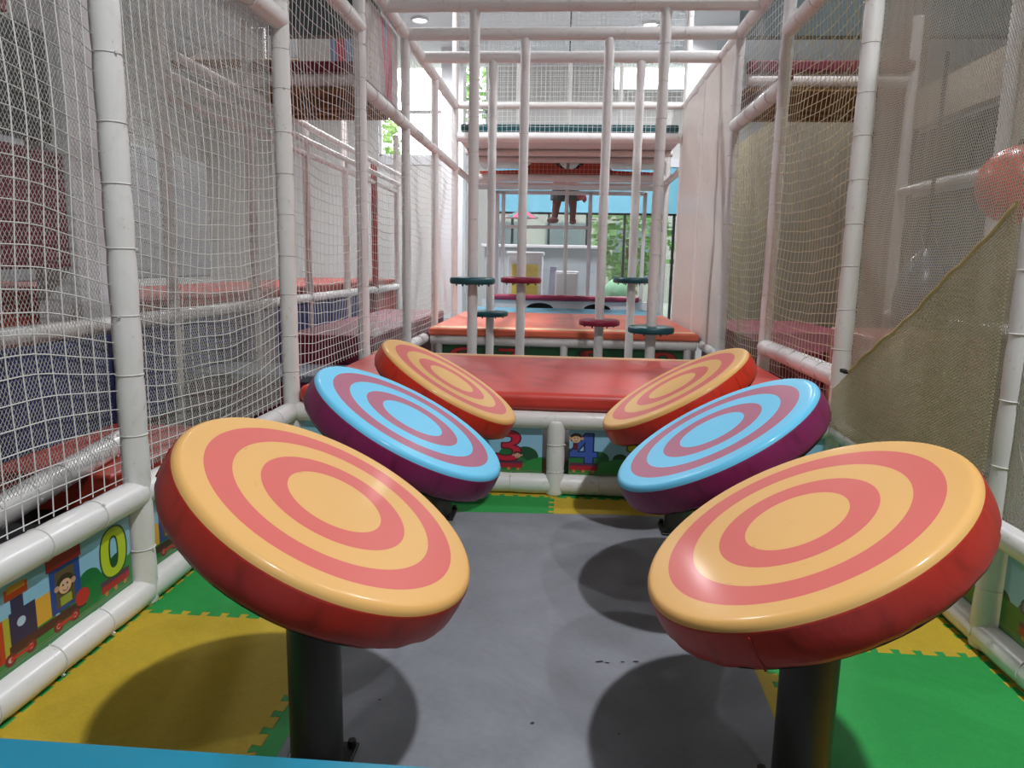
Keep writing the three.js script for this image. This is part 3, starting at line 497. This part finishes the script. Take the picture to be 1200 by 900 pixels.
// transverse deck in the side lanes: maroon edge, plywood underside, joists
function laneDeck(x0, x1, label) {
  const t = thing('lane_deck', label, 'deck');
  mesh('edge_cushion', rboxAB(x0, x1, 2.385, 2.46, -3.66, -3.56, 0.015), M.maroon, t);
  mesh('edge_tube', rboxAB(x0, x1, 2.29, 2.375, -3.66, -3.575, 0.04), M.padPink, t);
  mesh('plywood', boxAB(x0, x1, 2.26, 2.285, -4.3, -3.6), M.ply, t);
  for (const z of [-3.85, -4.05, -4.26]) mesh('joist', boxAB(x0, x1, 2.18, 2.26, z - 0.04, z + 0.04), M.ply, t);
}
laneDeck(-2.36, -1.5, 'upper deck with maroon edge and plywood underside over the maroon blocks');
laneDeck(1.26, 2.4, 'upper deck with maroon edge and plywood underside by the tan wall');
{ const o = mesh('striped_curtain', box(0.8, 0.55, 0.008), [M.white, M.white, M.white, M.white, std({ map: canvasTex(512, 256, (g, W, H) => { g.fillStyle = '#dedede'; g.fillRect(0, 0, W, H); let x = W * 0.36; for (const [c, w] of [['#8f9fc0', 0.07], ['#c8566c', 0.1], ['#8fa4c4', 0.13], ['#b9687a', 0.04]]) { g.fillStyle = c; g.beginPath(); g.moveTo(x - 12, 0); g.lineTo(x + w * W - 12, 0); g.lineTo(x + w * W + 12, H); g.lineTo(x + 12, H); g.fill(); x += w * W; } }), roughness: 0.8 }), M.white], scene); o.position.set(-1.97, 2.8, -4.6); tag(o, 'white curtain with pink and blue stripes above the maroon deck edge', 'curtain'); }
tag(mesh('ceiling_bulkhead', boxAB(-2.4, -1.52, 2.78, 3.3, -4.15, -4.05), std({ color: C('#5c6a6c'), roughness: 0.9 }), scene), 'dark grey-green hanging board above the striped curtain', 'hanging board');
tag(mesh('ceiling_bulkhead', boxAB(1.3, 3.4, 2.76, 3.3, -4.15, -4.05), std({ color: C('#5c6a6c'), roughness: 0.9 }), scene), 'dark grey-green hanging board above the tan wall deck', 'hanging board');

{ const t = thing('sloped_board', 'white sloped end board on a tan beam, high behind the doubled nets', 'board', [-3.05, 2.69, -4.8]); const q = new THREE.Shape([[-0.41, 0.1], [0.11, 0.36], [0.31, 0.36], [0.31, 0.1]].map(p => new THREE.Vector2(...p))); mesh('board', new THREE.ExtrudeGeometry(q, { depth: 0.03, bevelEnabled: true, bevelSize: 0.004, bevelThickness: 0.004, bevelSegments: 1 }), M.white, t); mesh('beam', rboxAB(-0.55, 0.67, 0.03, 0.095, -0.03, 0.06, 0.01), M.ply, t); }
// ------------------------------------------------------------------ side lane beyond the beige nets
const or = thing('lane_scaffold', 'padded tube frame of the side lane with the tan wall', 'tube scaffold');
for (const z of [0, -1.2, -2.4, -3.6]) tube(or, 'post', [2.4, 0, z], [2.4, 2.75, z], 0.036, M.padWarm, 0.3);
tube(or, 'rail', [2.4, 1.575, 0], [2.4, 1.575, -3.6], 0.032, M.pad, 0.4);
tube(or, 'rail', [2.4, 0.7, 0], [2.4, 0.7, -3.6], 0.042, M.pad, 0.4);
const dark = std({ color: C('#15171b'), roughness: 0.8 }), dark2 = std({ color: C('#565a60'), roughness: 0.8 });
tag(mesh('grey_board', rboxAB(2.42, 2.46, 1.63, 1.95, -3.52, -2.45, 0.008), dark, scene), 'dark grey board above the white lane rail, seen through fine net', 'board');
tag(mesh('grey_board', rboxAB(2.42, 2.46, 0.75, 1.52, -3.52, -2.45, 0.008), dark2, scene), 'mid grey board below the white lane rail, seen through fine net', 'board');
tag(mesh('tan_wall', boxAB(2.42, 2.5, -0.013, 2.75, -9.2, -3.64), M.wallTan, scene), 'tall tan partition wall behind the beige square nets', 'partition');
tag(mesh('tan_wall', boxAB(2.42, 2.5, 2.0, 2.26, -3.6, 0.2), std({ color: C('#b8ae98'), roughness: 0.85 }), scene), 'tan header board above the dark grey board', 'partition');
tag(mesh('tan_wall', boxAB(2.42, 2.5, -0.013, 2.0, -2.36, 0.4), std({ color: C('#b3ab98'), roughness: 0.85 }), scene), 'pale tan partition behind the orange ball', 'partition');
block(1.36, 2.3, 0.52, -5.2, -2.6, M.maroon, 'maroon foam block behind the raised rail and beige net');
block(1.6, 2.2, 0.68, -2.5, -1.9, vinyl('#c8736c'), 'rose pink foam block behind the fine beige net');
{ const t = thing('hanging_ball', 'orange ball hanging behind the fine beige net', 'hanging ball', [2.0, 0, -1.5]);
  const g = new THREE.SphereGeometry(0.17, 32, 20); g.translate(0, 1.4, 0); mesh('ball', g, vinyl('#d8461e'), t); const c = new THREE.CylinderGeometry(0.006, 0.006, 1.2, 8); c.translate(0, 2.15, 0); mesh('rope', c, M.rope, t); const k = new THREE.CylinderGeometry(0.02, 0.04, 0.04, 16); k.translate(0, 1.57, 0); mesh('cap', k, M.black, t); }
{ const t = thing('hanging_bag', 'dark slate padded bag on a cord behind the fine beige net', 'hanging bag', [2.15, 0, -2.6]);
  const p = []; for (const [r, y] of [[0.001, 0.62], [0.1, 0.63], [0.15, 0.7], [0.155, 0.85], [0.13, 1.0], [0.07, 1.1], [0.02, 1.15], [0.001, 1.16]]) p.push(new THREE.Vector2(r, y)); mesh('bag', new THREE.LatheGeometry(p, 28), vinyl('#3b4250'), t); const c = new THREE.CylinderGeometry(0.012, 0.012, 1.1, 8); c.translate(0, 1.7, 0); mesh('cord', c, M.black, t); }

// ------------------------------------------------------------------ far decks
const fd = thing('upper_deck', 'teal-edged upper deck of white tubes across the far end', 'upper deck');
tube(fd, 'front_tube', [-1.17, 2.33, -6.0], [1.17, 2.33, -6.0], 0.05, M.padWarm, 0.5);
tube(fd, 'guard_rail', [-1.17, HR, -6.0], [1.17, HR, -6.0], 0.035, M.pad, 0.5);
mesh('teal_cushion', rboxAB(-1.15, 1.15, 2.39, 2.475, -6.6, -6.05, 0.02), M.teal, fd);
mesh('underside', boxAB(-1.16, 1.16, 2.3, 2.33, -8.3, -6.0), M.under, fd);
for (const z of [-6.6, -7.15]) tube(fd, 'joist_tube', [-1.17, 2.26, z], [1.17, 2.26, z], 0.035, M.padPink, 0.6);
for (const x of [-0.55, 0, 0.55]) tube(fd, 'prop', [x * 1.0, 2.47, -6.3], [x, 3.2, -6.3], 0.022, M.pad, 0.5, false);
const md = thing('middle_deck', 'lower far deck of white tubes carrying the orange crawl panel', 'deck');
tube(md, 'front_tube', [-1.17, 2.05, -7.2], [1.17, 2.05, -7.2], 0.045, M.pad, 0.5);
mesh('underside', boxAB(-1.16, 1.16, 1.97, 2.0, -7.8, -7.2), M.under, md);
for (const s of [-1, 1]) tube(md, 'side_post', [s * 1.2, 0, -7.2], [s * 1.2, 2.9, -7.2], 0.034, M.pad, 0.3);
for (const s of [-1, 1]) tube(md, 'side_rail', [s * 1.2, 2.02, -6.05], [s * 1.2, 2.02, -7.8], 0.036, M.padWarm, 0.4);
tube(md, 'center_post', [0, 0.5, -7.75], [0, 2.3, -7.75], 0.025, M.pad, 0.4);
{ const t = thing('crawl_panel', 'orange crawl-through panel with a dark netted hole behind the low net', 'crawl panel', [0, 2.09, -7.45]);
  const s = new THREE.Shape(); s.moveTo(-1.1, 0); s.lineTo(1.1, 0); s.lineTo(1.1, 0.06); s.lineTo(0.55, 0.08); s.lineTo(0.36, 0.24); s.lineTo(-0.36, 0.24); s.lineTo(-0.55, 0.08); s.lineTo(-1.1, 0.06); s.closePath();
  const h = new THREE.Path(); h.absellipse(0.02, 0.2, 0.2, 0.1, 0, 6.2832, true); 
  const s2 = new THREE.Shape(); s2.moveTo(-1.1, 0); s2.lineTo(1.1, 0); s2.lineTo(1.1, 0.06); s2.lineTo(0.55, 0.08); s2.lineTo(0.38, 0.24); s2.lineTo(0.24, 0.24); for (let k = 0; k <= 16; k++) { const a = Math.PI * k / 16; s2.lineTo(0.02 + 0.22 * Math.cos(a), 0.24 - 0.15 * Math.sin(a)); } s2.lineTo(-0.36, 0.24); s2.lineTo(-0.55, 0.08); s2.lineTo(-1.1, 0.06); s2.closePath();
  mesh('board', new THREE.ExtrudeGeometry(s2, { depth: 0.04, bevelEnabled: true, bevelSize: 0.006, bevelThickness: 0.006, bevelSegments: 2 }), vinyl('#e84a2a'), t);
  const r = new THREE.TorusGeometry(0.18, 0.045, 12, 32, Math.PI); r.rotateZ(Math.PI); r.translate(0.02, 0.24, -0.06); mesh('hole_rim', r, M.black, t); }
// maroon bar and base with arch openings
const mb = thing('barrier', 'maroon padded bar over a white base with black arched gaps', 'barrier');
tube(mb, 'bar', [-0.98, 0.575, -7.72], [0.98, 0.575, -7.72], 0.038, M.maroonBar, 0.6, false);
{ const s = new THREE.Shape(); s.moveTo(-1.1, 0); for (const c of [-0.32, 0.44]) { s.lineTo(c - 0.18, 0); for (let k = 0; k <= 12; k++) { const a = Math.PI * (1 - k / 12); s.lineTo(c + 0.18 * Math.cos(a), 0.075 * Math.sin(a)); } } s.lineTo(1.1, 0); s.lineTo(1.1, 0.11); s.lineTo(-1.1, 0.11); s.closePath();
  const g = new THREE.ExtrudeGeometry(s, { depth: 0.04, bevelEnabled: false }); g.translate(0, 0.43, -7.78); mesh('base_board', g, M.white, mb); mesh('gap_backing', boxAB(-1.1, 1.1, 0.38, 0.53, -7.84, -7.8), M.black, mb); }
// glazed partition
{ const t = thing('glazed_partition', 'white framed glass partition behind the maroon bar', 'glass partition', [0, 0, -7.9]);
  for (const x of [-0.92, -0.84, 0.31, 1.02]) mesh('post', rbox(0.05, 1.45, 0.05, 0.01, x, 1.24, 0), M.white, t);
  mesh('top_rail', rbox(2.0, 0.05, 0.05, 0.01, 0.05, 1.945, 0), M.white, t); mesh('mid_rail', rbox(1.1, 0.045, 0.04, 0.01, -0.26, 1.5, 0), M.white, t); mesh('bottom_rail', rbox(2.0, 0.05, 0.05, 0.01, 0.05, 0.56, 0), M.white, t);
  for (const [a, b, y0, y1] of [[-0.81, 0.28, 1.53, 1.92], [-0.81, 0.28, 0.59, 1.47], [0.34, 0.99, 0.59, 1.92]]) mesh('pane', boxAB(a, b, y0, y1, -0.004, 0.004), M.glass, t); }
// things beyond the glass
{ const t = thing('cabinet', 'yellow fronted white cabinet beyond the glass', 'cabinet', [-0.6, -0.013, -9.2]); mesh('body', rbox(0.52, 1.16, 0.4, 0.02, 0, 0.58, 0), M.white, t); mesh('door', rbox(0.4, 0.92, 0.02, 0.008, 0, 0.56, 0.205), std({ color: C('#dcc860'), roughness: 0.6 }), t); mesh('lid', rbox(0.56, 0.05, 0.44, 0.015, 0, 1.18, 0), M.white, t); }
{ const t = thing('white_cabinet', 'plain white cabinet beyond the glass, beside the leaning board', 'cabinet', [0.03, -0.013, -9.0]); mesh('body', rbox(0.34, 0.93, 0.34, 0.012, 0, 0.465, 0), M.white, t); mesh('plinth', rbox(0.36, 0.06, 0.36, 0.01, 0, 0.03, 0), M.greyEdge, t); mesh('door', rbox(0.3, 0.8, 0.015, 0.005, 0, 0.5, 0.175), M.white, t); }
{ const t = thing('leaning_board', 'narrow pale lilac board leaning by the white cabinet', 'board', [-0.23, -0.013, -8.85]); const g = rbox(0.1, 1.0, 0.02, 0.006, 0, 0.5, 0); g.rotateZ(-0.06); mesh('board', g, std({ color: C('#cdd2ea'), roughness: 0.5 }), t); mesh('foot', rbox(0.14, 0.03, 0.12, 0.006, 0, 0.015, 0), M.white, t); }
{ const t = thing('counter', 'long pale counter with a white top beyond the glass', 'counter', [0, -0.013, -10]); mesh('body', boxAB(-1.3, 0.5, 0, 1.28, -0.2, 0.2), std({ color: C('#b9c3c8'), roughness: 0.4 }), t); mesh('top', rboxAB(-1.35, 0.55, 1.28, 1.33, -0.25, 0.25, 0.01), M.white, t); }
{ const t = thing('parasol', 'small teal and pink parasol standing beyond the glass', 'parasol', [-0.72, 1.317, -9.95]); const c = new THREE.ConeGeometry(0.28, 0.16, 12, 1, false); c.translate(0, 0.5, 0); const cm = canvasTex(256, 16, (g, W, H) => { for (let k = 0; k < 12; k++) { g.fillStyle = k % 2 ? '#d8566e' : '#2c7f80'; g.fillRect(W * k / 12, 0, W / 12 + 1, H); } }); mesh('canopy', c, std({ map: cm, roughness: 0.7 }), t); const s = new THREE.CylinderGeometry(0.012, 0.012, 0.5, 10); s.translate(0, 0.25, 0); mesh('pole', s, M.white, t); }
{ // stuffed figure hanging by a cord: one body, shorts as its clothing
  const t = thing('hanging_plush', 'brown stuffed figure with dangling legs hung under the far deck, beyond the glass', 'stuffed figure', [0.0, 0, -8.45]);
  const limb = (pts, rs) => { const c = new THREE.CatmullRomCurve3(pts.map(p => V(...p))), g = new THREE.TubeGeometry(c, 16, 1, 12), q = g.attributes.position; for (let i = 0; i < q.count; i++) { const k = Math.floor(i / 13), u = k / 16, P = c.getPointAt(u), f = u * (rs.length - 1), a = Math.min(rs.length - 2, Math.floor(f)), r = rs[a] + (rs[a + 1] - rs[a]) * (f - a); q.setXYZ(i, P.x + (q.getX(i) - P.x) * r, P.y + (q.getY(i) - P.y) * r, P.z + (q.getZ(i) - P.z) * r); } g.computeVertexNormals(); return g; };
  const ball = (x, y, z, r, sx = 1, sy = 1, sz = 1) => { const g = new THREE.SphereGeometry(r, 18, 14); g.scale(sx, sy, sz); g.translate(x, y, z); return g; };
  mesh('body', mergeGeometries([limb([[-0.12, 2.0, 0], [-0.15, 1.8, 0.01], [-0.17, 1.63, 0.02]], [0.075, 0.055, 0.04]), limb([[0.07, 2.0, 0], [0.085, 1.8, 0.01], [0.085, 1.62, 0.02]], [0.075, 0.05, 0.04]), ball(-0.19, 1.62, 0.05, 0.055, 1.5, 0.8, 1.2), ball(0.09, 1.61, 0.05, 0.055, 0.9, 0.8, 1.3), ball(-0.02, 2.14, 0, 0.17, 1.05, 1.1, 0.7)]), std({ color: C('#7a4a48'), roughness: 0.95 }), t);
  mesh('shorts', mergeGeometries([limb([[-0.12, 2.06, 0], [-0.13, 1.95, 0], [-0.135, 1.89, 0]], [0.09, 0.1, 0.105]), limb([[0.07, 2.06, 0], [0.08, 1.95, 0], [0.085, 1.89, 0]], [0.09, 0.1, 0.1]), ball(-0.02, 2.05, 0, 0.14, 1.3, 0.6, 0.8)]), std({ color: C('#484a4e'), roughness: 0.95 }), t);
  mesh('red_sash', mergeGeometries([ball(0.17, 1.95, 0.03, 0.08, 1.1, 0.7, 0.8), ball(0.24, 1.92, 0.02, 0.04, 0.8, 1.3, 0.7)]), std({ color: C('#a84a58'), roughness: 0.95 }), t);
  const c = new THREE.CylinderGeometry(0.008, 0.008, 2.15, 8); c.translate(-0.02, 3.3, 0); mesh('cord', c, M.black, t); }
{ const t = thing('plush_bush', 'pale green round cushion on the floor beyond the glass, by the shopfront', 'cushion', [0.78, -0.013, -9.0]); const g = new THREE.SphereGeometry(0.2, 20, 14); g.scale(1, 1.2, 1); g.translate(0, 0.6, 0); mesh('cushion', g, std({ color: C('#8fc6a0'), roughness: 0.9 }), t); mesh('stand', rbox(0.5, 0.4, 0.4, 0.02, 0, 0.2, 0), M.white, t); }

// ------------------------------------------------------------------ outdoors beyond the far windows
struct('ground', boxAB(-14, 14, -0.2, -0.02, -26, FAR - 0.2), M.ground);
{ const t = thing('shop_building', 'pale building across the street beyond the shopfront glass', 'building', [0, -0.02, -19]); mesh('facade', boxAB(-9, 9, 0, 3.1, -0.5, 0), std({ color: C('#a9a49a'), roughness: 0.9 }), t); for (let k = 0; k < 9; k++) mesh('window', boxAB(-8.2 + k * 1.9, -7.1 + k * 1.9, 0.6, 2.2, 0, 0.03), std({ color: C('#6f7678'), roughness: 0.3 }), t); mesh('cornice', boxAB(-9.1, 9.1, 3.0, 3.15, -0.1, 0.12), M.white, t); }
function tree(x, z, h, r, mat, label) {
  const t = thing('tree', label, 'tree', [x, -0.02, z], 'trees beyond the far windows');
  const g = new THREE.CylinderGeometry(0.05, 0.1, h, 10); g.translate(0, h / 2, 0); mesh('trunk', g, M.bark, t);
  const leaves = []; for (let k = 0; k < 700; k++) { const a = rr(0, 6.28), q = Math.acos(rr(-1, 1)), d = r * Math.cbrt(rr(0.2, 1)) * (1 + 0.3 * N(a, q, x)); const l = new THREE.PlaneGeometry(0.16, 0.09); l.rotateX(rr(-1.5, 1.5)); l.rotateY(rr(0, 6.28)); l.translate(d * Math.sin(q) * Math.cos(a), h + d * 1.15 * Math.cos(q), d * Math.sin(q) * Math.sin(a)); leaves.push(l); }
  const f = mesh('foliage', mergeGeometries(leaves), mat, t); f.userData.kind = 'stuff';
}
tree(-4.6, -14.6, 3.7, 1.0, M.leaf2, 'pale green tree outside the window beside the shopfront pier');
tree(-1.6, -13.4, 3.9, 0.95, M.leaf, 'dark green tree outside, close to the tall window');
tree(1.3, -13.6, 1.6, 0.9, M.leaf2, 'low pale tree outside the shopfront glass');
tree(3.9, -15.2, 1.5, 1.0, M.leaf, 'low dark tree outside the shopfront glass');

renderer.render(scene, camera);
